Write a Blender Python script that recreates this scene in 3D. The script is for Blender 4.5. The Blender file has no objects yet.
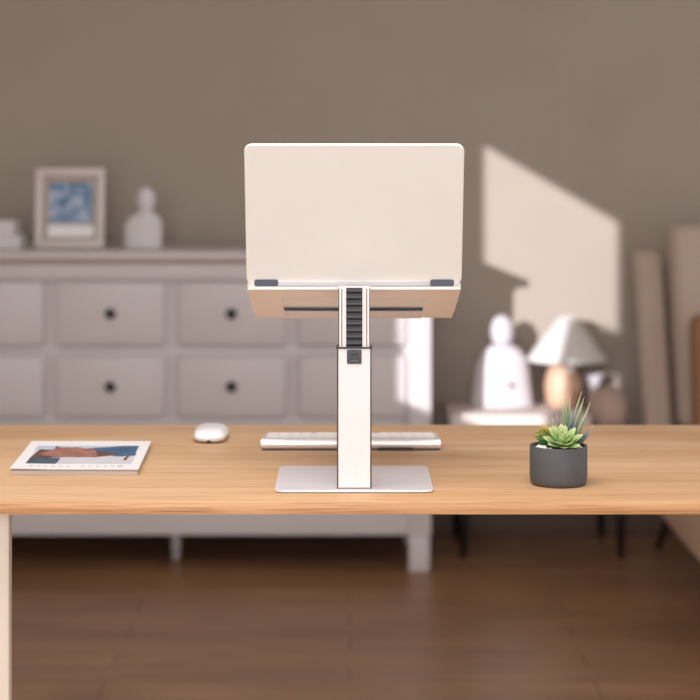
import bpy, bmesh, math, random
from mathutils import Vector, Matrix
random.seed(7)
S = bpy.context.scene
COL = S.collection
F = 1884.0            # focal length in pixels
HC = 1.312            # camera height
HY = 147.0            # horizon row
PI = math.pi

def X(px, D): return (px - 350.0) * D / F
def Z(py, D): return HC - (py - HY) * D / F

# ------------------------------------------------------------------ materials
def lin(c):
    c = c / 255.0
    return c / 12.92 if c <= 0.04045 else ((c + 0.055) / 1.055) ** 2.4
def rgb(r, g, b): return (lin(r), lin(g), lin(b), 1.0)

def mat(name, col, rough=0.5, metal=0.0, noise=0.0, nscale=20.0, stretch=(1, 1, 1), bump=0.0, bscale=200.0, coat=0.0, trans=0.0, sheen=0.0):
    m = bpy.data.materials.new(name); m.use_nodes = True
    nt = m.node_tree; b = nt.nodes['Principled BSDF']
    b.inputs['Roughness'].default_value = rough
    b.inputs['Metallic'].default_value = metal
    b.inputs['Coat Weight'].default_value = coat
    b.inputs['Transmission Weight'].default_value = trans
    b.inputs['Sheen Weight'].default_value = sheen
    tc = nt.nodes.new('ShaderNodeTexCoord')
    mp = nt.nodes.new('ShaderNodeMapping'); mp.inputs['Scale'].default_value = stretch
    nt.links.new(tc.outputs['Object'], mp.inputs['Vector'])
    n = nt.nodes.new('ShaderNodeTexNoise'); n.inputs['Scale'].default_value = nscale; n.inputs['Detail'].default_value = 4
    nt.links.new(mp.outputs[0], n.inputs['Vector'])
    r = nt.nodes.new('ShaderNodeValToRGB')
    k = noise
    r.color_ramp.elements[0].position = 0.3; r.color_ramp.elements[1].position = 0.7
    r.color_ramp.elements[0].color = (col[0] * (1 - k), col[1] * (1 - k), col[2] * (1 - k), 1)
    r.color_ramp.elements[1].color = (min(1, col[0] * (1 + k)), min(1, col[1] * (1 + k)), min(1, col[2] * (1 + k)), 1)
    nt.links.new(n.outputs['Fac'], r.inputs['Fac'])
    nt.links.new(r.outputs['Color'], b.inputs['Base Color'])
    if bump:
        n2 = nt.nodes.new('ShaderNodeTexNoise'); n2.inputs['Scale'].default_value = bscale
        nt.links.new(mp.outputs[0], n2.inputs['Vector'])
        bp = nt.nodes.new('ShaderNodeBump'); bp.inputs['Strength'].default_value = bump; bp.inputs['Distance'].default_value = 0.002
        nt.links.new(n2.outputs['Fac'], bp.inputs['Height']); nt.links.new(bp.outputs[0], b.inputs['Normal'])
    return m

def wood(name, light, mid, dark, band=(0.9, 9, 9), fine=(3, 120, 120), rough=0.45, fac=0.45, planks=None, streak=0.5):
    m = bpy.data.materials.new(name); m.use_nodes = True
    nt = m.node_tree; L = nt.links; b = nt.nodes['Principled BSDF']
    b.inputs['Roughness'].default_value = rough
    tc = nt.nodes.new('ShaderNodeTexCoord')
    def noise(scale, det, dist=0.0, vec=None):
        mp = nt.nodes.new('ShaderNodeMapping'); mp.inputs['Scale'].default_value = scale
        L.new(vec or tc.outputs['Object'], mp.inputs['Vector'])
        n = nt.nodes.new('ShaderNodeTexNoise'); n.inputs['Scale'].default_value = 1.0
        n.inputs['Detail'].default_value = det; n.inputs['Distortion'].default_value = dist
        L.new(mp.outputs[0], n.inputs['Vector']); return n
    n1 = noise(band, 3, 0.6); n2 = noise(fine, 6, 0.3)
    r1 = nt.nodes.new('ShaderNodeValToRGB')
    e = r1.color_ramp.elements
    e[0].position = 0.32; e[0].color = mid; e[1].position = 0.62; e[1].color = light
    L.new(n1.outputs['Fac'], r1.inputs['Fac'])
    r2 = nt.nodes.new('ShaderNodeValToRGB')
    e = r2.color_ramp.elements
    e[0].position = 0.50; e[0].color = (0, 0, 0, 1); e[1].position = 0.72; e[1].color = (fac, fac, fac, 1)
    L.new(n2.outputs['Fac'], r2.inputs['Fac'])
    mx = nt.nodes.new('ShaderNodeMix'); mx.data_type = 'RGBA'
    L.new(r2.outputs['Color'], mx.inputs['Factor']); L.new(r1.outputs['Color'], mx.inputs['A']); mx.inputs['B'].default_value = dark
    out = mx.outputs['Result']
    n3 = noise((band[0] * 2.2, band[1] * 5, band[2] * 5), 2, 1.5)
    r3 = nt.nodes.new('ShaderNodeValToRGB'); e = r3.color_ramp.elements
    e[0].position = 0.60; e[0].color = (0, 0, 0, 1); e[1].position = 0.75; e[1].color = (streak, streak, streak, 1)
    L.new(n3.outputs['Fac'], r3.inputs['Fac'])
    mx2 = nt.nodes.new('ShaderNodeMix'); mx2.data_type = 'RGBA'
    L.new(r3.outputs['Color'], mx2.inputs['Factor']); L.new(out, mx2.inputs['A']); mx2.inputs['B'].default_value = dark
    out = mx2.outputs['Result']
    if planks:
        br = nt.nodes.new('ShaderNodeTexBrick'); br.inputs['Scale'].default_value = 1.0
        br.inputs['Brick Width'].default_value = planks[0]; br.inputs['Row Height'].default_value = planks[1]
        br.inputs['Mortar Size'].default_value = planks[2]
        br.inputs['Color1'].default_value = (1, 1, 1, 1); br.inputs['Color2'].default_value = (planks[3],) * 3 + (1,)
        br.inputs['Mortar'].default_value = (planks[4],) * 3 + (1,)
        L.new(tc.outputs['Object'], br.inputs['Vector'])
        m3 = nt.nodes.new('ShaderNodeMix'); m3.data_type = 'RGBA'; m3.blend_type = 'MULTIPLY'; m3.inputs['Factor'].default_value = 1
        L.new(out, m3.inputs['A']); L.new(br.outputs['Color'], m3.inputs['B']); out = m3.outputs['Result']
    L.new(out, b.inputs['Base Color'])
    bp = nt.nodes.new('ShaderNodeBump'); bp.inputs['Strength'].default_value = 0.15; bp.inputs['Distance'].default_value = 0.0005
    L.new(n2.outputs['Fac'], bp.inputs['Height']); L.new(bp.outputs[0], b.inputs['Normal'])
    return m

M = dict(
    wall=mat('taupe wall paint', rgb(167, 154, 141), 0.9, noise=0.03, nscale=3, bump=0.05),
    plaster=mat('pale plaster', rgb(205, 195, 184), 0.9, noise=0.02),
    oak=wood('oak desk top', rgb(224, 188, 150), rgb(206, 158, 112), rgb(160, 106, 64), band=(0.8, 7, 7), fine=(6, 150, 150), fac=0.5, planks=(0.9, 0.125, 0.0008, 0.90, 0.86), streak=0.35),
    floor=wood('dark wood floor', rgb(168, 124, 90), rgb(144, 104, 74), rgb(92, 62, 42), band=(1.2, 6, 6), fine=(4, 60, 60), rough=0.38, planks=(1.2, 0.14, 0.003, 0.8, 0.45)),
    base_board=mat('dark brown skirting', rgb(84, 62, 50), 0.6, noise=0.1),
    dresser=mat('grey white lacquer', rgb(205, 196, 196), 0.5, noise=0.015, nscale=4),
    black=mat('black lacquered metal', rgb(20, 20, 22), 0.4, noise=0.1),
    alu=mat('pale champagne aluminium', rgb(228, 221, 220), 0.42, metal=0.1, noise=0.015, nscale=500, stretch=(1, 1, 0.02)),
    trim_bounce=mat('trim lacquer with painted bounce', rgb(178, 160, 148), 0.6, noise=0.02),  # beige paints in the warm light reflected under the dresser top
    oak_edge=wood('oak edge band', rgb(220, 172, 124), rgb(200, 148, 98), rgb(138, 88, 50), band=(2, 60, 60), fine=(9, 50, 420), fac=0.7, streak=0.6),
    alu_base=mat('satin silver steel', rgb(234, 230, 236), 0.28, metal=0.2, noise=0.01, nscale=300),
    alu_plate=mat('warm satin aluminium', rgb(246, 236, 228), 0.34, metal=0.2, noise=0.015, nscale=200),
    alu_edge=mat('dark edge metal', rgb(120, 104, 94), 0.35, metal=0.8, noise=0.05),
    lid=mat('champagne laptop shell', rgb(234, 231, 225), 0.42, metal=0.1, noise=0.006, nscale=30),
    lid_silver=mat('polished hinge silver', rgb(205, 205, 212), 0.35, metal=0.4, noise=0.01),
    pad=mat('slate grey rubber', rgb(86, 92, 106), 0.6, noise=0.05),
    rubber=mat('black ribbed plastic', rgb(44, 44, 47), 0.42, noise=0.05),
    rubber_l=mat('dark grey plastic', rgb(66, 66, 70), 0.45, noise=0.05),
    mark=mat('charcoal print', rgb(18, 18, 20), 0.6, noise=0.05),
    mark_l=mat('pale grey print', rgb(150, 150, 152), 0.6, noise=0.05),
    silver=mat('keyboard aluminium', rgb(234, 230, 228), 0.30, metal=0.4, noise=0.01, nscale=100),
    white=mat('white gloss plastic', rgb(240, 238, 240), 0.25, noise=0.005, coat=0.3),
    key=mat('white keycap plastic', rgb(238, 234, 234), 0.5, noise=0.005),
    paper=mat('white coated paper', rgb(238, 234, 236), 0.5, noise=0.01),
    pages=mat('page edges', rgb(182, 168, 156), 0.8, noise=0.25, nscale=60, stretch=(0.2, 0.2, 40)),
    pot=mat('charcoal matte ceramic', rgb(78, 78, 80), 0.62, noise=0.05, nscale=60, bump=0.1, bscale=600),
    soil=mat('dark potting grit', rgb(62, 52, 44), 0.95, noise=0.5, nscale=300, bump=0.6, bscale=500),
    pebble=mat('white pebble', rgb(232, 226, 218), 0.7, noise=0.05, nscale=120, bump=0.2),
    gold=mat('off white ceramic', rgb(214, 208, 210), 0.7, noise=0.02),
    sculpt=mat('matte white ceramic', rgb(206, 200, 203), 0.7, noise=0.01),
    red=mat('red enamel', rgb(96, 10, 26), 0.5, noise=0.05),
    shade=mat('pale lamp shade linen', rgb(226, 223, 219), 0.9, noise=0.03, nscale=150, bump=0.1),
    clay=mat('warm turned wood', rgb(212, 172, 144), 0.5, noise=0.08, nscale=12, stretch=(1, 1, 6)),
    bench=mat('walnut bench wood', rgb(112, 84, 70), 0.5, noise=0.15, nscale=10, stretch=(0.5, 6, 6)),
    slab=mat('cream bench pad', rgb(215, 202, 194), 0.8, noise=0.03, bump=0.1),
    bolster=mat('cocoa cushion fabric', rgb(190, 164, 150), 0.95, noise=0.05, nscale=200, bump=0.3, sheen=0.2),
    chair=mat('rose brown upholstery', rgb(188, 168, 154), 0.85, noise=0.04, nscale=90, bump=0.2, sheen=0.2),
    chair_seat=mat('tan woven upholstery', rgb(192, 166, 142), 0.9, noise=0.12, nscale=60, stretch=(1, 1, 4), bump=0.3),
    ochre=mat('ochre brown cushion', rgb(150, 112, 82), 0.95, noise=0.05, nscale=120, bump=0.3),
    cream=mat('cream powder coat', rgb(226, 212, 194), 0.45, noise=0.01),
    frame=mat('ivory frame lacquer', rgb(214, 204, 200), 0.5, noise=0.03),
    matb=mat('beige picture mount', rgb(176, 162, 152), 0.9, noise=0.02),
    screen=mat('dark glass screen', rgb(18, 19, 22), 0.1, noise=0.02, coat=0.5),
    glass=mat('clear glass', rgb(235, 240, 242), 0.05, trans=0.9),
)

def art_mat():
    m = bpy.data.materials.new('blue abstract print'); m.use_nodes = True
    nt = m.node_tree; L = nt.links; b = nt.nodes['Principled BSDF']; b.inputs['Roughness'].default_value = 0.6
    tc = nt.nodes.new('ShaderNodeTexCoord')
    n = nt.nodes.new('ShaderNodeTexNoise'); n.inputs['Scale'].default_value = 26; n.inputs['Detail'].default_value = 5; n.inputs['Distortion'].default_value = 1.6
    L.new(tc.outputs['Object'], n.inputs['Vector'])
    r = nt.nodes.new('ShaderNodeValToRGB'); cr = r.color_ramp
    cr.elements[0].position = 0.36; cr.elements[0].color = rgb(52, 84, 122)
    cr.elements[1].position = 0.66; cr.elements[1].color = rgb(206, 208, 222)
    e = cr.elements.new(0.5); e.color = rgb(120, 152, 186)
    L.new(n.outputs['Fac'], r.inputs['Fac']); L.new(r.outputs['Color'], b.inputs['Base Color'])
    return m
M['art'] = art_mat()

def ramp2(name, c0, c1, c2, axis='Z', lo=0.0, hi=1.0, rough=0.5, scale=40):
    """leaf pigment that varies along the plant, mixed with a fine noise"""
    m = bpy.data.materials.new(name); m.use_nodes = True
    nt = m.node_tree; L = nt.links; b = nt.nodes['Principled BSDF']; b.inputs['Roughness'].default_value = rough
    b.inputs['Subsurface Weight'].default_value = 0.08
    b.inputs['Subsurface Radius'].default_value = (0.003, 0.004, 0.002)
    b.inputs['Subsurface Scale'].default_value = 0.3
    at = nt.nodes.new('ShaderNodeAttribute'); at.attribute_name = 'along'
    r = nt.nodes.new('ShaderNodeValToRGB'); cr = r.color_ramp
    cr.elements[0].position = lo; cr.elements[0].color = c0
    cr.elements[1].position = hi; cr.elements[1].color = c2
    e = cr.elements.new((lo + hi) / 2); e.color = c1
    L.new(at.outputs['Fac'], r.inputs['Fac'])
    n = nt.nodes.new('ShaderNodeTexNoise'); n.inputs['Scale'].default_value = scale * 4
    mx = nt.nodes.new('ShaderNodeMix'); mx.data_type = 'RGBA'; mx.blend_type = 'MULTIPLY'; mx.inputs['Factor'].default_value = 0.3
    L.new(r.outputs['Color'], mx.inputs['A']); L.new(n.outputs['Fac'], mx.inputs['B'])
    L.new(mx.outputs['Result'], b.inputs['Base Color'])
    return m
M['echeveria'] = ramp2('echeveria leaf', rgb(92, 140, 70), rgb(146, 190, 108), rgb(222, 228, 170))
M['spike'] = ramp2('striped spike leaf', rgb(60, 88, 76), rgb(130, 156, 112), rgb(206, 206, 168))
M['spike_blue'] = ramp2('blue grey spike leaf', rgb(44, 58, 78), rgb(84, 100, 108), rgb(190, 190, 180))
M['sedum'] = ramp2('green and gold stonecrop', rgb(84, 132, 84), rgb(150, 182, 96), rgb(232, 196, 108))

# ------------------------------------------------------------------ mesh builder
class MB:
    def __init__(s): s.bm = bmesh.new(); s.mats = []; s.cur = 0
    def use(s, m):
        if m not in s.mats: s.mats.append(m)
        s.cur = s.mats.index(m); return s
    def _tag(s, faces, smooth):
        for f in faces: f.material_index = s.cur; f.smooth = smooth
    def box(s, x0, x1, y0, y1, z0, z1, bev=0.0, seg=2, mtx=None):
        r = bmesh.ops.create_cube(s.bm, size=1.0)
        vs = r['verts']
        for v in vs:
            v.co = Vector(((x0 + x1) / 2 + v.co.x * (x1 - x0), (y0 + y1) / 2 + v.co.y * (y1 - y0), (z0 + z1) / 2 + v.co.z * (z1 - z0)))
        fs = set(f for v in vs for f in v.link_faces)
        if bev > 0:
            es = list(set(e for v in vs for e in v.link_edges))
            rr = bmesh.ops.bevel(s.bm, geom=es, offset=bev, segments=seg, profile=0.5, affect='EDGES')
            vs = list(set(v for f in rr['faces'] for v in f.verts) | set(v for v in vs if v.is_valid))
            fs = set(f for v in vs for f in v.link_faces)
        if mtx is not None:
            for v in vs: v.co = mtx @ v.co
        s._tag(fs, bev > 0 and seg > 1); return vs
    def loft(s, rings, cap=True, smooth=True, closed=True):
        vr = [[s.bm.verts.new(p) for p in r] for r in rings]
        n = len(rings[0]); fs = []
        for a, b in zip(vr[:-1], vr[1:]):
            for i in range(n if closed else n - 1):
                j = (i + 1) % n
                fs.append(s.bm.faces.new((a[i], a[j], b[j], b[i])))
        if cap and closed:
            fs.append(s.bm.faces.new(list(reversed(vr[0])))); fs.append(s.bm.faces.new(vr[-1]))
        s._tag(fs, smooth); return vr
    def lathe(s, prof, cx=0, cy=0, n=40, sy=1.0, smooth=True, cap=True):
        rings = [[(cx + r * math.cos(2 * PI * i / n), cy + r * sy * math.sin(2 * PI * i / n), z) for i in range(n)] for r, z in prof]
        return s.loft(rings, cap=cap, smooth=smooth)
    def cyl(s, p0, p1, r0, r1=None, n=16):
        r1 = r0 if r1 is None else r1
        p0 = Vector(p0); p1 = Vector(p1); d = (p1 - p0).normalized()
        u = d.orthogonal().normalized(); w = d.cross(u)
        rings = [[tuple(p + r * (u * math.cos(2 * PI * i / n) + w * math.sin(2 * PI * i / n))) for i in range(n)] for p, r in ((p0, r0), (p1, r1))]
        s.loft(rings)
    def prism(s, pts, dz, o=(0, 0, 0), ux=(1, 0, 0), uy=(0, 1, 0), uz=(0, 0, 1), bev=0.0):
        """outline pts in the (ux,uy) plane, thickness dz along uz"""
        o, ux, uy, uz = Vector(o), Vector(ux), Vector(uy), Vector(uz)
        a = [o + ux * p[0] + uy * p[1] for p in pts]; b = [q + uz * dz for q in a]
        if bev > 0:
            c = sum(a, Vector()) / len(a)
            def inset(ring, k):
                out = []
                n = len(ring)
                for i in range(n):
                    d1 = (ring[i] - ring[i - 1]).normalized(); d2 = (ring[(i + 1) % n] - ring[i]).normalized()
                    nn = (uz.cross(d1) + uz.cross(d2)).normalized()
                    if nn.dot(c - ring[i]) < 0: nn = -nn
                    out.append(ring[i] + nn * k)
                return out
            sg = 1 if dz > 0 else -1
            rings = [inset(a, bev), inset([q + uz * bev * sg * 0.3 for q in a], bev * 0.3), [q + uz * bev * sg for q in a],
                     [q - uz * bev * sg for q in b], inset([q - uz * bev * sg * 0.3 for q in b], bev * 0.3), inset(b, bev)]
            vr = s.loft([[tuple(p) for p in r] for r in rings], smooth=False)
        else:
            s.loft([[tuple(p) for p in a], [tuple(p) for p in b]], smooth=False)
    def build(s, name, m=None, parent=None):
        bmesh.ops.recalc_face_normals(s.bm, faces=s.bm.faces[:])
        me = bpy.data.meshes.new(name); s.bm.to_mesh(me); s.bm.free()
        for k in (s.mats if s.mats else [m]): me.materials.append(k if not isinstance(k, str) else M[k])
        o = bpy.data.objects.new(name, me); COL.objects.link(o)
        if parent: o.parent = parent
        return o

def rrect(w, h, r, n=6, cx=0, cy=0):
    pts = []
    for sx, sy, a0 in ((1, 1, 0), (-1, 1, 90), (-1, -1, 180), (1, -1, 270)):
        for i in range(n + 1):
            a = math.radians(a0 + 90 * i / n)
            pts.append((cx + sx * (w / 2 - r) + r * math.cos(a), cy + sy * (h / 2 - r) + r * math.sin(a)))
    return pts

def tag(o, label, cat, group=None):
    o['label'] = label; o['category'] = cat
    if group: o['group'] = group
    return o
def thing(name, loc, label, cat, group=None, rz=0.0):
    o = bpy.data.objects.new(name, None); COL.objects.link(o); o.empty_display_size = 0.05
    o.location = loc; o.rotation_euler = (0, 0, rz)
    return tag(o, label, cat, group)
def struct(o): o['kind'] = 'structure'; return o
def dup(o, parent):
    c = o.copy(); COL.objects.link(c); c.parent = parent; return c

def box1(name, m, parent, *a, **k):
    b = MB(); b.box(*a, **k); return b.build(name, m, parent)

# ------------------------------------------------------------------ setting
WY = 6.36
LX = -1.90
struct(box1('floor', 'floor', None, LX, 3.9, -3.2, WY, -0.05, 0.0))
struct(box1('ceiling', 'plaster', None, LX, 3.9, -3.2, WY, 2.75, 2.8))
struct(box1('wall_back', 'wall', None, LX, 3.9, WY, WY + 0.1, 0.0, 2.75))
b = MB()
def lw(y0, y1, z0, z1): b.box(LX - 0.02, LX, y0, y1, z0, z1)
lw(-3.2, WY, 0.0, 1.368); lw(-3.2, 1.2245, 1.368, 2.24); lw(2.080, WY, 1.368, 2.24)
# slightly sloping head of the unseen opening, shaped to outline the sun patch
b.prism([(-3.2, 2.75), (WY, 2.75), (WY, 2.24), (2.080, 2.24), (2.080, 2.286), (1.2245, 2.206), (1.2245, 2.24), (-3.2, 2.24)], 0.02, (LX - 0.02, 0, 0), (0, 1, 0), (0, 0, 1), (1, 0, 0))
lw(1.2245, 1.380, 1.368, 1.595); lw(1.345, 1.380, 1.595, 1.69); lw(1.2245, 1.380, 1.69, 1.826)  # added blocks and slot in the opening, shaping sun on lamp and vase
struct(b.build('wall_left', 'plaster'))
struct(box1('baseboard_back', 'base_board', None, LX + 0.001, 3.9, WY - 0.015, WY - 0.0005, 0.0005, 0.09, bev=0.002))

# ------------------------------------------------------------------ desk
DT = 0.841           # top of the desk
dk = thing('desk', (0.0, 2.85, 0.0), 'long light oak topped desk with cream metal legs, in the foreground', 'desk')
L0 = lambda y: y - 2.85
b = MB(); b.box(-0.80, 0.80, L0(2.5035), L0(3.194), DT - 0.017, DT, bev=0.0008, seg=2); b.build('desktop', 'oak', dk)
b = MB(); b.box(-0.80, 0.80, L0(2.5020), L0(2.5034), DT - 0.017, DT - 0.0004, bev=0.0004, seg=2); b.build('edge_band', 'oak_edge', dk)
for sx in (-1, 1):
    xa, xb = (-0.56, -0.4635) if sx < 0 else (0.492, 0.5885)
    b = MB(); b.box(xa, xb, L0(2.560), L0(2.585), 0.03, DT - 0.0175, bev=0.002); b.build('leg', 'cream', dk)
    b = MB(); b.box(xa - 0.005, xb + 0.005, L0(2.52), L0(3.16), 0.0005, 0.0295, bev=0.003); b.build('foot', 'cream', dk)
    b = MB(); b.box((xa + xb) / 2 - 0.015, (xa + xb) / 2 + 0.015, L0(2.5855), L0(3.12), DT - 0.045, DT - 0.0175, bev=0.002); b.build('top_rail', 'cream', dk)
b = MB(); b.box(-0.463, 0.4915, L0(3.06), L0(3.10), DT - 0.05, DT - 0.0175, bev=0.002); b.build('crossbar', 'cream', dk)

# ------------------------------------------------------------------ laptop stand
SX = 0.0058
st = thing('laptop_stand', (SX, 2.68, DT), 'champagne aluminium laptop stand with ribbed black height rack on the post', 'laptop stand')
Yl = lambda y: y - 2.68
# base plate with rounded corners
b = MB(); b.prism(rrect(0.2165, 0.196, 0.012), 0.0033, (-0.0003, Yl(2.660), 0.0012), bev=0.0006); o = b.build('base_plate', 'alu_base', st)
b = MB(); b.prism(rrect(0.2125, 0.192, 0.011), 0.0011, (-0.0003, Yl(2.660), 0.0001)); b.build('base_pad', 'rubber', st)
# outer tube
b = MB()
zt = Z(348.6, 2.5750) - DT
cx = 0.0235; ch = 0.0022
def tube(b, hw, y0, y1, z0, z1, ch, mf, me):
    y0 = Yl(y0); y1 = Yl(y1)
    pts = [(-hw, y0 + ch), (-hw + ch, y0), (hw - ch, y0), (hw, y0 + ch), (hw, y1), (-hw, y1)]
    b.use(M[mf]); vr = [[b.bm.verts.new((p[0], p[1], z)) for p in pts] for z in (z0, z1)]
    n = len(pts)
    for i in range(n):
        j = (i + 1) % n
        b.use(M[me] if i in (0, 2) else M[mf])  # front chamfers: their dark reflection is put into a darker metal colour
        f = b.bm.faces.new((vr[0][i], vr[0][j], vr[1][j], vr[1][i])); f.material_index = b.cur
    b.use(M[mf])
    for r in vr:
        f = b.bm.faces.new(r); f.material_index = b.cur
tube(b, 0.0238, 2.5710, 2.6030, 0.0047, zt, 0.0022, 'alu', 'alu_edge'); b.build('outer_tube', None, st)
box1('foot_gasket', 'alu_edge', st, -0.0238, 0.0238, Yl(2.5702), Yl(2.5709), 0.0048, 0.0062)
b = MB(); b.prism(rrect(0.0495, 0.035, 0.002, 3), 0.0022, (0, Yl(2.5870), zt + 0.0001)); b.build('collar', 'rubber', st)
# inner tube
zi = Z(287.3, 2.5770) - DT
b = MB()
tube(b, 0.0216, 2.5755, 2.5985, zt + 0.0024, zi, 0.0012, 'alu', 'alu_edge'); o = b.build('inner_tube', None, st)
for sx in (-1, 1):
    box1('groove', 'alu_edge', st, sx * 0.0170 - 0.0008, sx * 0.0170 + 0.0008, Yl(2.5750), Yl(2.5754), zt + 0.003, zi - 0.002)
# ribbed rack
b = MB(); n = 9; z0 = zt + 0.0024; z1 = zi - 0.0005; p = (z1 - z0) / n
for i in range(n):
    a = z0 + i * p; hw = 0.0110; y = Yl(2.5754)
    b.loft([[(-hw, y, a + 0.0004), (-hw, y, a + p - 0.0004), (-hw, y - 0.0026, a + p - 0.0014), (-hw, y - 0.0032, a + p * 0.45), (-hw, y - 0.0012, a + 0.0012)],
            [(hw, y, a + 0.0004), (hw, y, a + p - 0.0004), (hw, y - 0.0026, a + p - 0.0014), (hw, y - 0.0032, a + p * 0.45), (hw, y - 0.0012, a + 0.0012)]], smooth=False)
b.box(-0.0110, 0.0110, Yl(2.5746), Yl(2.5754), z0, z1)
b.build('ribbed_rack', 'rubber', st)
# label plate
b = MB(); lz0 = Z(364, 2.5710) - DT; b.prism(rrect(0.0200, zt - lz0 - 0.001, 0.0015, 3), 0.0012, (0, Yl(2.5696), (zt + lz0) / 2 - 0.0003), (1, 0, 0), (0, 0, 1), (0, 1, 0))
lp = b.build('label_plate', 'rubber', st); lp['label'] = 'black plastic label plate below the rack'
b = MB(); b.box(-0.0088, 0.0088, Yl(2.5690), Yl(2.56955), zt - 0.0110, zt - 0.0012); lf = b.build('label_field', 'rubber_l', lp)
b = MB(); rr = random.Random(3)
b.prism([(-0.0012, 0), (0.0012, 0), (0, 0.0018)], 0.0002, (0, Yl(2.5688), zt - 0.0040), (1, 0, 0), (0, 0, 1), (0, 1, 0))
for row, w in ((0.0062, 0.0060), (0.0085, 0.0046)):
    x = -w
    while x < w:
        l = rr.uniform(0.0006, 0.0010); b.box(x, x + l, Yl(2.5688), Yl(2.56895), zt - row - 0.0012, zt - row + 0.0003); x += l + 0.00035
b.build('label_print', 'mark', lp)
b = MB()
for i in range(6): b.box(-0.0048 + i * 0.0017, -0.0048 + i * 0.0017 + 0.0009, Yl(2.5693), Yl(2.56955), zt - 0.0165, zt - 0.0156)
b.build('small_print', 'mark_l', lp)
# tilted tray
A = Vector((0, Yl(2.645), 1.1155 - DT)); B = Vector((0, Yl(2.86), 1.0562 - DT))
U = (B - A).normalized(); N = Vector((0, -U.z, U.y)); TL = (B - A).length
def slab(b, x0, x1, u0, u1, n0, n1, bev=0.0):
    m = Matrix(((1, 0, 0, 0), (0, U.y, N.y, A.y), (0, U.z, N.z, A.z), (0, 0, 0, 1)))
    b.box(x0, x1, u0, u1, n0, n1, bev=bev, mtx=m)
b = MB(); th = 0.0035
o_ = [(-0.1485, 0), (0.1485, 0), (0.1485, TL), (-0.1485, TL)]
cu0, cu1 = TL * 0.30, TL * 0.725
cxl, cxr = -0.1045, 0.1030
rows = [0, cu0, cu1, TL]; cols = [-0.1485, cxl, cxr, 0.1485]
grid = {}
for side, nn in ((0, -th), (1, 0.0)):
    for i, u in enumerate(rows):
        for j, x in enumerate(cols):
            grid[side, i, j] = b.bm.verts.new(Vector((x, 0, 0)) + A + U * u + N * nn)
for side in (0, 1):
    for i in range(3):
        for j in range(3):
            if (i, j) == (1, 1): continue
            b.bm.faces.new([grid[side, i, j], grid[side, i, j + 1], grid[side, i + 1, j + 1], grid[side, i + 1, j]])
def wallq(a, c):
    b.bm.faces.new([grid[0, a[0], a[1]], grid[0, c[0], c[1]], grid[1, c[0], c[1]], grid[1, a[0], a[1]]])
for i in range(3): wallq((0, i), (0, i + 1)); wallq((3, i), (3, i + 1)); wallq((i, 0), (i + 1, 0)); wallq((i, 3), (i + 1, 3))
for a, c in (((1, 1), (1, 2)), ((2, 1), (2, 2)), ((1, 1), (2, 1)), ((1, 2), (2, 2))): wallq(a, c)
tr = b.build('tray', 'alu_plate', st)
b = MB(); slab(b, cxl + 0.001, cxr - 0.001, cu1 - 0.0022, cu1 - 0.0004, -th - 0.0010, -0.0004); b.build('gap_shade_strip', 'rubber', tr)  # added dark strip in place of the shaded gap along the cutout
b = MB(); slab(b, cxl + 0.001, cxr - 0.001, cu1 + 0.0002, TL - 0.0004, -th - 0.0012, -th - 0.0001); b.build('reflection_strip', 'alu', tr)  # added paler plate, imitates a reflection on the tray's far strip
for sx in (-1, 1):
    b = MB(); slab(b, sx * 0.08 - 0.018, sx * 0.08 + 0.018, TL - 0.0032, TL, 0.0003, 0.014, bev=0.001); b.build('front_stop', 'alu_plate', tr)
b = MB(); b.box(-0.018, 0.018, Yl(2.5988), Yl(2.665), 1.070 - DT, 1.086 - DT, bev=0.001)
b.cyl((-0.018, Yl(2.658), 1.092 - DT), (0.018, Yl(2.658), 1.092 - DT), 0.007)
b.build('hinge_bracket', 'alu_edge', st)

# ------------------------------------------------------------------ laptop
lt = thing('laptop', (SX, 2.68, DT), 'open champagne coloured laptop seen from behind, raised on the metal stand', 'laptop')
b = MB()
m = [Vector((0, 0, 0))]
O = A + U * 0.020 + N * 0.0006
b.prism(rrect(0.3034, 0.196, 0.011, 6, 0, 0.098), 0.0125, O, (1, 0, 0), U, N, bev=0.0025); dk_ = b.build('laptop_base', 'lid', lt)
O2 = O + N * 0.01255
b = MB(); kb = O2
for r in range(5):
    for c in range(14):
        x = -0.133 + c * 0.019; u = 0.018 + r * 0.019
        c0 = kb + U * u
        m4 = Matrix(((1, 0, 0, 0), (0, U.y, N.y, kb.y), (0, U.z, N.z, kb.z), (0, 0, 0, 1)))
        b.box(x + 0.001, x + 0.018, u, u + 0.017, 0, 0.0008, mtx=m4)
kk = b.build('keyboard_keys', 'rubber', dk_)
m4 = Matrix(((1, 0, 0, 0), (0, U.y, N.y, kb.y), (0, U.z, N.z, kb.z), (0, 0, 0, 1)))
b = MB(); b.box(-0.055, 0.055, 0.120, 0.190, 0, 0.0003, mtx=m4); b.build('touchpad', 'lid_silver', dk_)
# lid leans back towards the camera
H0 = Vector((0, Yl(2.6585), 1.1166 - DT)); H1 = Vector((0, Yl(2.590), 1.3160 - DT))
V = (H1 - H0).normalized(); LL = (H1 - H0).length; W = Vector((0, -V.z, V.y))  # W points to the camera
if W.y > 0: W = -W
b = MB(); b.prism(rrect(0.3034, LL, 0.011, 8, 0, LL / 2), -0.0050, H0, (1, 0, 0), V, W, bev=0.0022)
ld = b.build('lid', 'lid', lt)
for f in ld.data.polygons: f.use_smooth = False
ldm = Matrix(((1, V.x, W.x, H0.x), (0, V.y, W.y, H0.y), (0, V.z, W.z, H0.z), (0, 0, 0, 1)))
b = MB(); b.box(-0.145, 0.145, 0.006, LL - 0.006, -0.0056, -0.00505, mtx=ldm); b.build('screen', 'screen', ld)
b = MB(); b.box(-0.140, 0.140, -0.0014, 0.0072, -0.0045, 0.0009, bev=0.0009, mtx=ldm); b.build('hinge_bar', 'lid_silver', lt)
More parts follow.
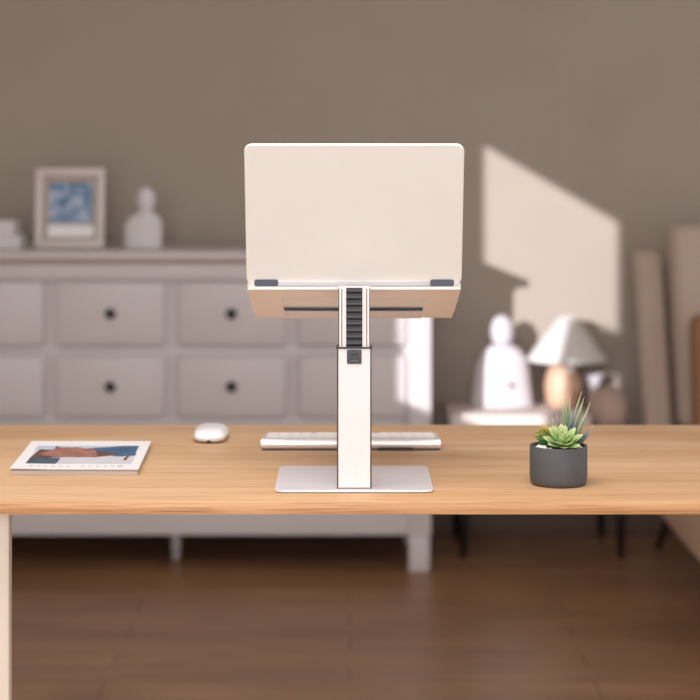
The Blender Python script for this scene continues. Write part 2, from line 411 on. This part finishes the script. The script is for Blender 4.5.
for sx in (-1, 1):
    b = MB(); b.prism(rrect(0.0335, 0.0100, 0.003, 4, sx * 0.124, 0.0045), 0.0009, H0 + W * 0.00095, (1, 0, 0), V, W)
    hc = b.build('hinge_cap', 'pad', lt); hc['label'] = 'slate grey hinge cap at the lid corner'

# ------------------------------------------------------------------ keyboard
kx0, kx1 = X(261, 2.921), X(440.6, 2.921)
kc = (kx0 + kx1) / 2; kw = kx1 - kx0
kb = thing('keyboard', (kc, 2.985, DT), 'slim silver keyboard with white keys lying behind the stand', 'keyboard')
b = MB(); prof = [(-0.0570, 0.0022), (-0.0612, 0.0034), (-0.0640, 0.0062), (-0.0652, 0.0100), (-0.0645, 0.0138), (-0.0622, 0.0168), (-0.0585, 0.0184), (-0.0540, 0.0180), (-0.0500, 0.0162), (-0.046, 0.0145), (0.064, 0.0080), (0.064, 0.0050), (-0.030, 0.0030)]
b.loft([[(x, y, z) for y, z in prof] for x in (-kw / 2, kw / 2)], smooth=False)
body = b.build('keyboard_body', 'silver', kb)
b = MB(); b.box(-kw / 2 + 0.001, kw / 2 - 0.001, -0.0600, -0.034, 0.0003, 0.0021); b.build('rear_foot', 'rubber_l', kb)
nx0, nx1 = X(378, 2.921) - kc, X(413, 2.921) - kc
box1('battery_slot', 'black', kb, nx0, nx1, -0.0650, -0.0600, 0.0008, 0.0046)
b = MB(); b.box(-0.0084, 0.0084, -0.0082, 0.0082, 0, 0.0013, bev=0.0004); key0 = b.build('key', 'key', kb)
first = True
for r in range(6):
    y = -0.036 + r * 0.0178; z = 0.0142 - (y + 0.046) * 0.0065 / 0.11
    for c in range(15):
        x = -kw / 2 + 0.0145 + c * (kw - 0.029) / 14
        if r == 5 and 4 <= c <= 9:
            if c > 4: continue
            k_ = dup(key0, kb); k_.scale = (5.6, 1, 1); x = -kw / 2 + 0.0145 + 6.5 * (kw - 0.029) / 14; k_.location = (x, y, z); continue
        k_ = key0 if first else dup(key0, kb); first = False
        k_.location = (x, y, z)

# ------------------------------------------------------------------ mouse
ms = thing('mouse', (X(211, 3.04), 3.04, DT), 'white glossy computer mouse on the desk beside the keyboard', 'mouse')
b = MB(); rings = []
nr = 10
for i in range(nr + 1):
    t = i / nr; a = t * PI / 2
    k = math.cos(a) ** 0.55 if i < nr else 0.02
    ring = []
    for j in range(32):
        th_ = 2 * PI * j / 32
        c, s_ = math.cos(th_), math.sin(th_)
        ring.append((0.0275 * k * math.copysign(abs(c) ** 0.62, c), 0.054 * k * math.copysign(abs(s_) ** 0.62, s_), 0.007 + 0.0150 * math.sin(a) ** 0.9))
    rings.append(ring)
b.loft(rings); b.build('top_shell', 'white', ms)
b = MB(); rings = []
for k, z in ((0.80, 0.0008), (0.90, 0.003), (0.97, 0.0068)):
    rings.append([(0.0275 * k * math.copysign(abs(math.cos(2 * PI * j / 32)) ** 0.62, math.cos(2 * PI * j / 32)), 0.054 * k * math.copysign(abs(math.sin(2 * PI * j / 32)) ** 0.62, math.sin(2 * PI * j / 32)), z) for j in range(32)])
b.loft(rings); b.build('aluminium_base', 'silver', ms)
box1('port', 'black', ms, -0.0032, 0.0032, -0.0535, -0.0505, 0.0030, 0.0058)

# ------------------------------------------------------------------ magazine
mg = thing('magazine', (-0.40, 2.83, DT), 'white covered magazine with a seaside cover picture, at the left of the desk', 'magazine')
FL, FR = Vector((-0.4875 + 0.40, 2.7000 - 2.83, 0)), Vector((-0.3035 + 0.40, 2.7000 - 2.83, 0))
BL, BR = Vector((-0.4995 + 0.40, 2.957 - 2.83, 0)), Vector((-0.3120 + 0.40, 2.957 - 2.83, 0))
def mp_(u, v, z): 
    p = FL.lerp(FR, u).lerp(BL.lerp(BR, u), v); return (p.x, p.y, z)
def lift(u, v): return 0.0012 * max(0, 1 - u / 0.35) * max(0, 1 - v / 0.6) - 0.0004 * u * (1 - v)
b = MB(); n = 14
def sheet(b, z0, z1, u0=0, u1=1, v0=0, v1=1, lf=1.0, n=12):
    bot = [[b.bm.verts.new(mp_(u0 + (u1 - u0) * i / n, v0 + (v1 - v0) * j / n, z0 + lf * lift(i / n, j / n))) for i in range(n + 1)] for j in range(n + 1)]
    top = [[b.bm.verts.new(mp_(u0 + (u1 - u0) * i / n, v0 + (v1 - v0) * j / n, z1 + lf * lift(i / n, j / n))) for i in range(n + 1)] for j in range(n + 1)]
    F_ = b.bm.faces.new; fs = []
    for j in range(n):
        for i in range(n):
            fs.append(F_((top[j][i], top[j][i + 1], top[j + 1][i + 1], top[j + 1][i])))
            fs.append(F_((bot[j][i], bot[j + 1][i], bot[j + 1][i + 1], bot[j][i + 1])))
        fs.append(F_((bot[0][j], bot[0][j + 1], top[0][j + 1], top[0][j]))); fs.append(F_((bot[n][j + 1], bot[n][j], top[n][j], top[n][j + 1])))
        fs.append(F_((bot[j + 1][0], bot[j][0], top[j][0], top[j + 1][0]))); fs.append(F_((bot[j][n], bot[j + 1][n], top[j + 1][n], top[j][n])))
    for f in fs: f.material_index = b.cur
sheet(b, 0.0002, 0.0074, 0.006, 0.994, 0.004, 0.996, 0.0); b.build('page_block', 'pages', mg)
b = MB(); sheet(b, 0.0077, 0.0088, 0.012, 0.99, 0.01, 0.99, 0.55); b.build('top_pages', 'pages', mg)
# cover picture printed on the sheet: areas of one picture
cm = dict(sky=mat('print pale sky', rgb(186, 196, 214), 0.5, noise=0.05), sea=mat('print deep blue sea', rgb(62, 96, 126), 0.5, noise=0.25, nscale=50),
          sand=mat('print pale sand', rgb(204, 202, 208), 0.5, noise=0.03), skin=mat('print rosy rock', rgb(156, 108, 96), 0.5, noise=0.4, nscale=70),
          brown=mat('print dark brown', rgb(96, 70, 62), 0.5, noise=0.3, nscale=60), navy=mat('print slate blue pattern', rgb(70, 88, 104), 0.5, noise=0.6, nscale=110))
patches = []
def patch(key, pts): patches.append((key, pts))
patch('sand', [(0.09, 0.17), (0.93, 0.17), (0.915, 0.81), (0.085, 0.81)])
patch('sky', [(0.085, 0.66), (0.6, 0.66), (0.62, 0.81), (0.085, 0.81)])
patch('sea', [(0.46, 0.70), (0.60, 0.56), (0.78, 0.42), (0.925, 0.46), (0.915, 0.81), (0.78, 0.81)])
patch('brown', [(0.09, 0.36), (0.30, 0.40), (0.60, 0.40), (0.74, 0.46), (0.78, 0.52), (0.55, 0.66), (0.12, 0.68)])
patch('skin', [(0.12, 0.50), (0.32, 0.40), (0.56, 0.40), (0.62, 0.46), (0.58, 0.66), (0.42, 0.76), (0.26, 0.76), (0.22, 0.66)])
patch('navy', [(0.09, 0.17), (0.33, 0.17), (0.34, 0.38), (0.09, 0.38)])
patch('brown', [(0.845, 0.30), (0.868, 0.30), (0.883, 0.46), (0.855, 0.46)])
patch('navy', [(0.240, 0.72), (0.265, 0.72), (0.265, 0.80), (0.240, 0.80)])
def inside(pts, x, y):
    c = False
    for i in range(len(pts)):
        (x1, y1), (x2, y2) = pts[i - 1], pts[i]
        if (y1 > y) != (y2 > y) and x < (x2 - x1) * (y - y1) / (y2 - y1) + x1: c = not c
    return c
b = MB(); b.use(M['paper']); NU, NV = 110, 70
sheet(b, 0.0088, 0.0094, 0, 1, 0, 1, 1.0, n=1) if False else None
topv = [[b.bm.verts.new(mp_(i / NU, j / NV, 0.0096 + lift(i / NU, j / NV))) for i in range(NU + 1)] for j in range(NV + 1)]
for j in range(NV):
    for i in range(NU):
        u, v = (i + 0.5) / NU, (j + 0.5) / NV; b.use(M['paper'])
        for key, pts in patches:
            if inside(pts, u, v): b.use(cm[key])
        f = b.bm.faces.new((topv[j][i], topv[j][i + 1], topv[j + 1][i + 1], topv[j + 1][i])); f.material_index = b.cur
b.use(M['paper'])
rim = [topv[0][i] for i in range(NU + 1)] + [topv[j][NU] for j in range(1, NV + 1)] + [topv[NV][i] for i in range(NU - 1, -1, -1)] + [topv[j][0] for j in range(NV - 1, 0, -1)]
low = [b.bm.verts.new((v.co.x, v.co.y, v.co.z - 0.0006)) for v in rim]
for i in range(len(rim)):
    k = (i + 1) % len(rim); f = b.bm.faces.new((rim[i], low[i], low[k], rim[k])); f.material_index = 0
cv = b.build('front_cover', None, mg)
b = MB(); b.use(mat('print faint grey', rgb(150, 148, 156), 0.5, noise=0.05))
def lz(u, v): return 0.00968 + lift(u, v)
for i in range(13):
    u = 0.145 + i * 0.0585
    if i == 6: continue
    if i == 12: b.use(M['mark'])
    w = 0.010 if i != 12 else 0.016
    for (a0, a1, c0, c1) in ((-w, -w * 0.5, 0.075, 0.115), (w * 0.5, w, 0.075, 0.115), (-w, w, 0.09 if i % 2 else 0.105, 0.097 if i % 2 else 0.112)):
        vs = [b.bm.verts.new(mp_(u + p, q, lz(u, 0.1))) for p, q in ((a0, c0), (a1, c0), (a1, c1), (a0, c1))]
        f = b.bm.faces.new(vs); f.material_index = b.cur
b.build('cover_title', None, cv)

# ------------------------------------------------------------------ potted succulents
PC = (X(558.5, 2.634), 2.634)
pt = thing('potted_succulent', (PC[0], PC[1], DT), 'small charcoal round pot of green succulents on the desk', 'potted plant')
b = MB(); R = 0.0402
b.lathe([(0.001, 0.0004), (0.0355, 0.0004), (0.0378, 0.0015), (0.0392, 0.0055), (R, 0.012), (R, 0.0535), (R - 0.0006, 0.0545), (R - 0.0028, 0.0545), (R - 0.0034, 0.0535), (R - 0.0034, 0.046), (0.001, 0.046)], n=72)
b.build('pot', 'pot', pt)
b = MB(); b.lathe([(0.001, 0.0462), (0.0366, 0.0462), (0.0366, 0.0492), (0.0366, 0.0494), (0.022, 0.0515), (0.001, 0.052)], n=40); b.build('soil', 'soil', pt)

def leaf(b, lay, base, direction, up, length, width, thick, curve=0.0, tip=0.12, n=9, shape='spoon'):
    d = Vector(direction).normalized(); up = Vector(up); side = d.cross(up).normalized(); up = side.cross(d).normalized()
    base = Vector(base); rings = []; al = []
    for i in range(n + 1):
        t = i / n
        if shape == 'spoon':
            w = width * (0.34 + 0.66 * math.sin(min(1, t / 0.6) * PI / 2)) if t < 0.6 else width * max(0.0, 1 - ((t - 0.6) / 0.4) ** 1.6) ** 0.8
            w = max(w, width * 0.03)
        else:
            w = width * (1 - 0.15 * t) * (1 - t ** 2.2) + width * 0.02
        th_ = thick * (1 - 0.75 * t) * (w / width) ** 0.3
        c = base + d * (length * t) + up * (curve * length * t * t)
        ring = []
        for j in range(10):
            a = 2 * PI * j / 10
            x = math.cos(a) * w / 2; y = math.sin(a) * th_ / 2
            y += (abs(math.cos(a)) ** 2) * w * 0.16   # shallow channel
            ring.append(tuple(c + side * x + up * y)); 
        rings.append(ring); al.append(t)
    vr = b.loft(rings)
    for r_, t in zip(vr, al):
        for v in r_: v[lay] = t

b = MB(); lay = b.bm.verts.layers.float.new('along')
ctr = Vector((X(562, 2.625) - PC[0], -0.013, 0.0550))
ax = Vector((-0.02, -0.48, 1)).normalized(); e1 = Vector((1, 0, 0)); e1 = (e1 - ax * e1.dot(ax)).normalized(); e2 = ax.cross(e1)
rr = random.Random(5)
for ring_i, (cnt, ang, ln, wd, off) in enumerate(((7, 68, 0.0300, 0.0135, 0.25), (7, 51, 0.0310, 0.0130, 0.75), (6, 35, 0.0265, 0.0112, 0.25), (5, 19, 0.0215, 0.0088, 0.6), (3, 8, 0.0170, 0.0062, 0.2))):
    for k in range(cnt):
        a = 2 * PI * (k + off) / cnt + rr.uniform(-0.08, 0.08)
        rad = e1 * math.cos(a) + e2 * math.sin(a)
        g = math.radians(ang + rr.uniform(-4, 4))
        d = ax * math.cos(g) + rad * math.sin(g)
        up = ax * math.sin(g) - rad * math.cos(g)
        leaf(b, lay, ctr + rad * 0.002 + ax * 0.001 * ring_i, d, up, ln * rr.uniform(0.93, 1.06), wd, 0.0038, curve=0.10)
b.build('rosette', 'echeveria', pt)['label'] = 'pale green fleshy rosette'

def spikes(name, m, lst, w0=0.0042, lab=None):
    b = MB(); lay = b.bm.verts.layers.float.new('along')
    for (tx, ty, bx, by, yo) in lst:
        D = PC[1] + yo
        tip = Vector((X(tx, D) - PC[0], yo + 0.002, Z(ty, D) - DT)); bs = Vector((X(bx, D) - PC[0], yo, Z(by, D) - DT))
        bs2 = bs + (bs - tip).normalized() * max(0.0, (bs.z - 0.050)) * 0.9
        d = tip - bs2
        side = Vector((math.copysign(1, d.x) * 0.0 - 0.3, -1, 0.1))
        leaf(b, lay, bs2, d, side, d.length, w0, 0.0022, curve=0.04, shape='spike', n=12)
    o = b.build(name, m, pt)
    if lab: o['label'] = lab
spikes('spiky_leaves', 'spike', [(561, 395.5, 566, 430, 0.006), (564.5, 390.5, 568, 430, 0.010), (570.5, 392, 569, 428, 0.012), (582.5, 391, 571, 425, 0.012), (585, 396, 575, 430, 0.016),
        (582, 403, 573, 430, 0.004), (591.5, 400.5, 579, 432, 0.004), (587, 411, 577, 434, 0.0), (551.5, 415.5, 556, 432, 0.010)], 0.0052, 'tall narrow striped green leaves')
spikes('dark_leaves', 'spike_blue', [(556, 412, 561, 432, 0.012), (594, 425.5, 577, 446, 0.004), (593, 430.5, 577, 446, 0.010), (587, 430, 575, 444, 0.006), (577, 405, 571, 430, 0.008), (580, 410, 573, 431, 0.0), (576, 412, 571, 432, 0.014), (573, 408, 569, 430, 0.002)], 0.0054, 'blue grey narrow leaves')
# stonecrop on the left
b = MB(); lay = b.bm.verts.layers.float.new('along'); rr = random.Random(11)
cs = Vector((X(543.5, 2.655) - PC[0], 0.008, 0.052))
for st_i in range(34):
    a = st_i * 2.399; q = math.sqrt((st_i + 0.5) / 34)
    r_ = 0.0088 * q; hgt = 0.0235 * math.sqrt(1 - 0.75 * q * q) * rr.uniform(0.85, 1.12)
    head = cs + Vector((math.cos(a) * r_, math.sin(a) * r_ * 0.9, hgt - 0.003))
    lean_ = Vector((math.cos(a) * q * 0.8, math.sin(a) * q * 0.8, 1)).normalized()
    for k in range(7):
        aa = k * 0.9 + rr.uniform(-0.2, 0.2); g = 0.2 if k == 6 else 0.85
        u1 = lean_.orthogonal().normalized(); u2 = lean_.cross(u1)
        rad = u1 * math.cos(aa) + u2 * math.sin(aa)
        d = lean_ * math.cos(g) + rad * math.sin(g)
        vs0 = set(b.bm.verts)
        leaf(b, lay, head, d, lean_ - rad * 0.3, 0.0080, 0.0017, 0.0012, n=4)
        for v in b.bm.verts:
            if v not in vs0: v[lay] = max(0.0, min(1, (hgt - 0.008) / 0.014)) * 0.75 + v[lay] * 0.2
    stp = cs + Vector((math.cos(a) * r_ * 0.7, math.sin(a) * r_ * 0.7, -0.002))
    b.cyl(stp, head, 0.0009, 0.0009, 6)
b.build('stonecrop', 'sedum', pt)['label'] = 'bushy stonecrop tuft, green with golden tips'
# pebbles
rr = random.Random(2)
def pebble(x, y, z, r):
    b = MB(); r_ = bmesh.ops.create_icosphere(b.bm, subdivisions=3, radius=r)
    s1, s2, s3 = rr.uniform(0.9, 1.25), rr.uniform(0.8, 1.1), rr.uniform(0.65, 0.85)
    ph = rr.uniform(0, 6)
    for v in b.bm.verts:
        c = v.co.copy(); k = 1 + 0.09 * math.sin(c.x / r * 3 + ph) + 0.06 * math.cos(c.y / r * 4 + ph * 2)
        v.co = Vector((x + c.x * s1 * k, y + c.y * s2 * k, z + c.z * s3 * k))
    for f in b.bm.faces: f.smooth = True
    return b.build('pebble', 'pebble', pt)
for (px, yo, r) in ((538.0, -0.014, 0.0056), (542.5, -0.023, 0.0044), (547.5, -0.028, 0.0034), (543, -0.008, 0.0036), (576, -0.022, 0.0034), (571, -0.028, 0.0028), (580, -0.014, 0.0032), (538.5, 0.0, 0.0034)):
    pebble(X(px, 2.64) - PC[0], yo, 0.0525 if px < 560 else 0.0515, r)

# ------------------------------------------------------------------ dresser
DX0, DX1 = -1.351, 0.250
dr = thing('dresser', ((DX0 + DX1) / 2, 6.06, 0), 'wide grey white dresser with black knobs against the wall', 'dresser')
dx = (DX0 + DX1) / 2; dy = 6.06
FY = 5.81 - dy
b = MB(); b.box(DX0 - 0.035 - dx, DX1 + 0.040 - dx, 5.785 - dy, 6.315 - dy, 0.966, 0.990, bev=0.003); b.build('top', 'dresser', dr)
b = MB(); b.box(DX0 - 0.01 - dx, DX1 + 0.012 - dx, 5.806 - dy, 6.31 - dy, 0.951, 0.9655, bev=0.001); b.build('cornice', 'trim_bounce', dr)['label'] = 'strip under the dresser top, painted beige for warm reflected light'
b = MB()
bx = lambda *a: b.box(a[0] - dx, a[1] - dx, a[2] - dy, a[3] - dy, a[4], a[5], bev=0.0015)
bx(DX0, DX1, 5.8345, 6.31, 0.115, 0.9505)                      # carcass body
cols_ = [-1.110, -0.737, -0.364, 0.009]
bx(DX0, DX0 + 0.070, 5.81, 5.834, 0.115, 0.9505); bx(DX1 - 0.070, DX1, 5.81, 5.834, 0.115, 0.9505)
rows_ = [(0.703, 0.897), (0.483, 0.668), (0.262, 0.450)]
for z0, z1 in ((0.902, 0.950), (0.115, 0.257)):
    bx(DX0 + 0.0705, DX1 - 0.0705, 5.8115, 5.834, z0, z1)
b.build('carcass', 'dresser', dr)
dm = MB(); hw = 0.1655; hh = 0.094
dm.box(-hw, hw, -0.0075, 0.0235, -hh, hh, bev=0.003)
kn = MB(); kn.loft([[(r * math.cos(2 * PI * i / 24), y, r * math.sin(2 * PI * i / 24)) for i in range(24)] for r, y in ((0.006, -0.0078), (0.006, -0.016), (0.014, -0.020), (0.0165, -0.026), (0.013, -0.032), (0.004, -0.0335))])
d0 = dm.build('drawer', 'dresser', dr); k0 = kn.build('knob', 'black', d0); k0['label'] = 'round black knob'
first = True
for z0, z1 in rows_:
    for c in cols_:
        if first: d_, k_ = d0, k0; first = False
        else: d_ = dup(d0, dr); k_ = dup(k0, d_)
        d_.location = (c - dx, FY + 0.0005, (z0 + z1) / 2); d_.scale = (1, 1, (z1 - z0) / 0.188)
        k_.scale = (1, 1, 0.188 / (z1 - z0))
for xx in (DX0 + 0.004, DX1 - 0.068):
    for yy in (5.815, 6.24):
        b = MB(); b.box(xx - dx, xx + 0.064 - dx, yy - dy, yy + 0.06 - dy, 0.0, 0.1145, bev=0.003); b.build('leg', 'dresser', dr)
b = MB(); b.lathe([(0.012, 0.03), (0.018, 0.04), (0.016, 0.07), (0.018, 0.1145)], X(176, 6.0) - dx, 6.0 - dy, n=20); b.lathe([(0.013, 0.0), (0.013, 0.029)], X(176, 6.0) - dx, 6.0 - dy, n=20); b.build('support_foot', 'dresser', dr)['label'] = 'short round centre foot'

# ------------------------------------------------------------------ things on the dresser
DZ = 0.9902
def profile_figure(name, loc, label, hw_body, hw_neck, hw_head, z_sh, z_neck, z_h0, z_h1, z_full, dep, m, square, off=0.0):
    t = thing(name, loc, label, 'sculpture')
    b = MB(); rings = []; n = 36
    zs = []
    N1 = 14
    for i in range(N1 + 1): zs.append(('b', z_sh * i / N1))
    for i in range(1, 11): zs.append(('s', z_sh + (z_neck - z_sh) * i / 10))
    for i in range(0, 15): zs.append(('h', z_h0 + (z_h1 - z_h0) * i / 14))
    for kind, z in zs:
        if kind == 'b': w = hw_body * (1.0 if square else (1.0 - 0.10 * (z / z_sh))); d = dep
        elif kind == 's':
            t_ = (z - z_sh) / (z_neck - z_sh)
            k = math.sqrt(max(0, 1 - t_ ** 2))
            base = hw_body * (1.0 if square else 0.90)
            w = hw_neck + (base - hw_neck) * (k ** (1.6 if square else 1.15)); d = dep * (0.45 + 0.55 * k)
        else:
            t_ = (z - z_h0) / (z_h1 - z_h0); c = 2 * t_ - 1
            w = max(hw_head * math.sqrt(max(0, 1 - abs(c) ** 2.2)), hw_neck if t_ < 0.3 else 0.002); d = max(dep * 0.75 * math.sqrt(max(0, 1 - abs(c) ** 2.2)), dep * 0.4 if t_ < 0.3 else 0.002)
        o_x = off * max(0.0, min(1.0, (z - z_sh) / (z_neck - z_sh)))
        rings.append([(o_x + w * math.cos(2 * PI * j / n), d * math.sin(2 * PI * j / n), z) for j in range(n)])
    b.loft(rings); b.build('figure', m, t)
    return t
profile_figure('bust_sculpture', (X(143, 5.99), 5.99, DZ), 'small off-white bust with round head on top of the dresser', 0.0605, 0.0195, 0.0290, 0.070, 0.115, 0.116, 0.196, 0.205, 0.030, 'gold', True, 0.009)

fr = thing('picture_frame', (X(69.5, 6.0), 6.0, DZ + 0.0010), 'ivory picture frame with a blue abstract print standing on the dresser', 'picture frame')
fr.rotation_euler = (math.radians(-5), 0, 0)
w_, h_ = 0.2195, 0.2530
b = MB(); t_ = 0.022
for a in ((-w_ / 2, w_ / 2, 0, t_), (-w_ / 2, w_ / 2, h_ - t_, h_), (-w_ / 2, -w_ / 2 + t_, t_, h_ - t_), (w_ / 2 - t_, w_ / 2, t_, h_ - t_)):
    b.box(a[0], a[1], -0.012, 0.008, a[2], a[3], bev=0.002)
b.build('moulding', 'frame', fr)
box1('mount', 'matb', fr, -w_ / 2 + t_ - 0.002, w_ / 2 - t_ + 0.002, -0.003, 0.005, t_ - 0.002, h_ - t_ + 0.002)
s_ = F / 6.0
ax0, ax1 = (49 - 69.5) / s_, (92 - 69.5) / s_
pr = box1('print', 'art', fr, ax0, ax1, -0.0042, -0.0031, (248 - 223) / s_, (248 - 183) / s_)
box1('caption_card', 'paper', fr, ax0 - 0.004, ax1 + 0.004, -0.0042, -0.0031, (248 - 237) / s_, (248 - 225.5) / s_)

for i, (xr, z0, z1, y0, y1, lab) in enumerate(((X(19.5, 5.93), 0.0, 0.043, 5.93, 6.13, 'thick white book at the left end of the dresser, bottom of its pile'), (X(13.5, 5.94), 0.0435, 0.090, 5.94, 6.12, 'white book stacked on top of the wider white book'))):
    tb = thing('book', (xr - 0.08, 6.03, DZ + z0), lab, 'book', 'white books on the dresser')
    w = 0.08; t2 = z1 - z0
    box1('cover', 'gold', tb, -w, w, y0 - 6.03, y1 - 6.03, 0, 0.003, bev=0.001)
    box1('cover', 'gold', tb, -w, w, y0 - 6.03, y1 - 6.03, t2 - 0.003, t2, bev=0.001)
    box1('spine', 'gold', tb, -w, w, y0 - 6.03, y0 - 6.03 + 0.003, 0.0031, t2 - 0.0031)
    box1('pages', 'paper', tb, -w + 0.004, w - 0.004, y0 - 6.03 + 0.0032, y1 - 6.03 - 0.004, 0.0031, t2 - 0.0031)

# ------------------------------------------------------------------ bench with its things
bn = thing('bench', (0.61, 6.16, 0), 'low dark wooden bench on thin black legs to the right of the dresser', 'bench')
b = MB(); b.box(-0.275, 0.27, -0.155, 0.165, 0.27, 0.398, bev=0.004); b.build('seat_frame', 'bench', bn)
for (x, y) in ((0.364, 6.02), (0.866, 6.02), (0.356, 6.31), (0.84, 6.31)):
    b = MB(); b.cyl((x - 0.61, y - 6.16, 0.0), (x - 0.61, y - 6.16, 0.2695), 0.009, 0.026, 16); b.build('leg', 'black', bn)
pdn = tag(box1('seat_pad', 'slab', None, 0.318, 0.772, 6.0, 6.33, 0.3985, 0.460, bev=0.010, seg=3), 'cream upholstered pad on the bench, under the lamp and white figure', 'cushion')
b = MB(); rings = []; n = 40
for i in range(15):
    t = -PI / 2 + PI * i / 14; cz = math.sin(t); k = max(0.02, math.cos(t)) ** 0.6
    rings.append([(0.834 + 0.0590 * k * math.copysign(abs(math.cos(2 * PI * j / n)) ** 0.7, math.cos(2 * PI * j / n)), 6.085 + 0.140 * k * math.copysign(abs(math.sin(2 * PI * j / n)) ** 0.7, math.sin(2 * PI * j / n)), 0.4685 + 0.0695 * cz) for j in range(n)])
b.loft(rings); tag(b.build('bolster_cushion', 'bolster'), 'rounded brown cushion on the right end of the bench', 'cushion')

sc = profile_figure('head_sculpture', (0.500, 6.195, 0.4605), 'large white head and shoulders figure with a red dot, on the bench', 0.103, 0.024, 0.038, 0.095, 0.205, 0.190, 0.301, 0.3, 0.050, 'sculpt', False)
b = MB(); b.cyl((0.026, -0.0470, 0.073), (0.026, -0.0505, 0.073), 0.0090, 0.0090, 20); b.build('red_dot', 'red', sc)

lm = thing('table_lamp', (0.716, 6.216, 0.4605), 'small table lamp with pale cone shade and rounded wooden base', 'table lamp')
b = MB(); b.lathe([(0.001, 0.0), (0.050, 0.0), (0.056, 0.01), (0.061, 0.045), (0.062, 0.075), (0.052, 0.115), (0.034, 0.145), (0.014, 0.160), (0.001, 0.161)], -0.012, 0); b.build('base', 'clay', lm)
b = MB(); b.cyl((-0.0, 0, 0.155), (0, 0, 0.287), 0.006, 0.006); b.build('stem', 'black', lm)
b = MB(); b.lathe([(0.135, 0.150), (0.030, 0.292), (0.028, 0.292), (0.133, 0.150)], 0, 0, n=48, cap=False)
b.lathe([(0.0285, 0.2885), (0.001, 0.2885)], 0, 0, n=24, cap=False); b.build('lamp_shade', 'shade', lm)
b = MB(); b.cyl((-0.0, -0.085, 0.139), (-0.0, -0.085, 0.200), 0.0012, 0.0012, 8); b.build('pull_cord', 'frame', lm)
b = MB(); r_ = bmesh.ops.create_uvsphere(b.bm, u_segments=20, v_segments=12, radius=0.013)
for v in b.bm.verts: v.co += Vector((-0.0, -0.085, 0.127))
for f in b.bm.faces: f.smooth = True
b.build('pull_bead', 'white', lm)

b = MB(); b.lathe([(0.001, 0.0), (0.018, 0.0), (0.020, 0.004), (0.014, 0.03), (0.012, 0.085), (0.020, 0.115), (0.040, 0.158), (0.038, 0.158), (0.018, 0.116), (0.001, 0.100)])
vz = b.build('vase', 'sculpt'); vz.location = (0.808, 6.278, 0.3985)
tag(vz, 'small white flared vase behind the lamp and the brown cushion', 'vase')

# ------------------------------------------------------------------ armchair at the right
ac = thing('armchair', (1.28, 5.5, 0), 'rose brown high-backed armchair at the right beside the bench', 'armchair')
def lean(b, x0, x1, z0, z1, yb, yt, dep, bev):
    def yy(z): return yb + (yt - yb) * (z - 0.2) / 0.85
    vs = b.box(x0 - 1.28, x1 - 1.28, 0, dep, z0, z1, bev=bev, seg=3)
    for v in vs: v.co.y += yy(v.co.z) - 5.5
b = MB(); lean(b, 0.930, 1.008, 0.20, 0.975, 5.80, 6.13, 0.10, 0.014); b.build('wing', 'chair', ac)
b = MB(); lean(b, 1.575, 1.653, 0.20, 0.975, 5.80, 6.13, 0.10, 0.014); b.build('wing', 'chair', ac)
b = MB(); lean(b, 1.030, 1.553, 0.44, 1.060, 5.78, 6.02, 0.13, 0.025); b.build('backrest', 'chair', ac)
b = MB(); b.box(0.927 - 1.28, 1.655 - 1.28, 4.86 - 5.5, 5.775 - 5.5, 0.20, 0.43, bev=0.02, seg=3); b.build('seat', 'chair_seat', ac)
for (x, y, sx) in ((1.01, 6.17, -1), (1.58, 6.17, 1)):
    b = MB(); b.cyl((x - 1.28, y - 5.5, 0), (x - 1.28, 5.86 - 5.5, 0.21), 0.010, 0.018); b.build('leg', 'black', ac)
for x in (1.0, 1.60):
    b = MB(); b.cyl((x - 1.28, 4.95 - 5.5, 0), (x - 1.28, 4.97 - 5.5, 0.1995), 0.010, 0.018); b.build('leg', 'black', ac)
b = MB(); b.box(-0.24, 0.25, -0.05, 0.05, 0, 0.37, bev=0.03, seg=4)
lc = b.build('lumbar_cushion', 'ochre'); lc.location = (1.28, 5.70, 0.435); lc.rotation_euler = (math.radians(-9), 0, 0)
tag(lc, 'ochre brown cushion leaning on the armchair backrest', 'cushion')

# ------------------------------------------------------------------ camera
cd = bpy.data.cameras.new('camera'); cam = bpy.data.objects.new('camera', cd); COL.objects.link(cam)
cam.location = (0, 0, HC); cam.rotation_euler = (PI / 2, 0, 0)
cd.sensor_width = 36; cd.lens = 36 * F / 700; cd.shift_y = -(350 - HY) / 700.0
cd.dof.use_dof = True; cd.dof.focus_distance = 2.62; cd.dof.aperture_fstop = 4.3
cd.clip_start = 0.05
S.camera = cam

# ------------------------------------------------------------------ light
sd = bpy.data.lights.new('sun', 'SUN'); sd.energy = 5.0; sd.angle = math.radians(0.35); sd.color = (0.98, 0.97, 1.03)
so = bpy.data.objects.new('sun', sd); COL.objects.link(so)
so.rotation_euler = Vector((0.55, 1.0, -0.224)).to_track_quat('-Z', 'Y').to_euler(); so.location = (-4, -3, 4)
def area(name, loc, target, sx, sy, e, c):
    d = bpy.data.lights.new(name, 'AREA'); d.shape = 'RECTANGLE'; d.size = sx; d.size_y = sy; d.energy = e; d.color = c
    o = bpy.data.objects.new(name, d); COL.objects.link(o); o.location = loc
    o.rotation_euler = (Vector(target) - Vector(loc)).to_track_quat('-Z', 'Y').to_euler(); return o
area('assumed_front_light', (-0.5, -1.9, 1.5), (0.1, 3.0, 0.9), 2.4, 2.4, 76, (1.0, 0.99, 1.0))  # added soft light behind the camera, assumed from the front lighting; no window there
area('ceiling_fill', (-0.2, 2.3, 2.70), (-0.1, 2.6, 0.8), 2.0, 1.6, 56, (1.0, 0.99, 0.98))  # added fill from above to brighten the desk top, no known lamp
w = bpy.data.worlds.new('daylight'); S.world = w; w.use_nodes = True
bg = w.node_tree.nodes['Background']; bg.inputs[0].default_value = (0.94, 0.96, 1.0, 1); bg.inputs[1].default_value = 1.12
S.view_settings.view_transform = 'Standard'; S.view_settings.look = 'None'; S.view_settings.gamma = 1.0
S.view_settings.use_curve_mapping = False; S.view_settings.exposure = 0.08
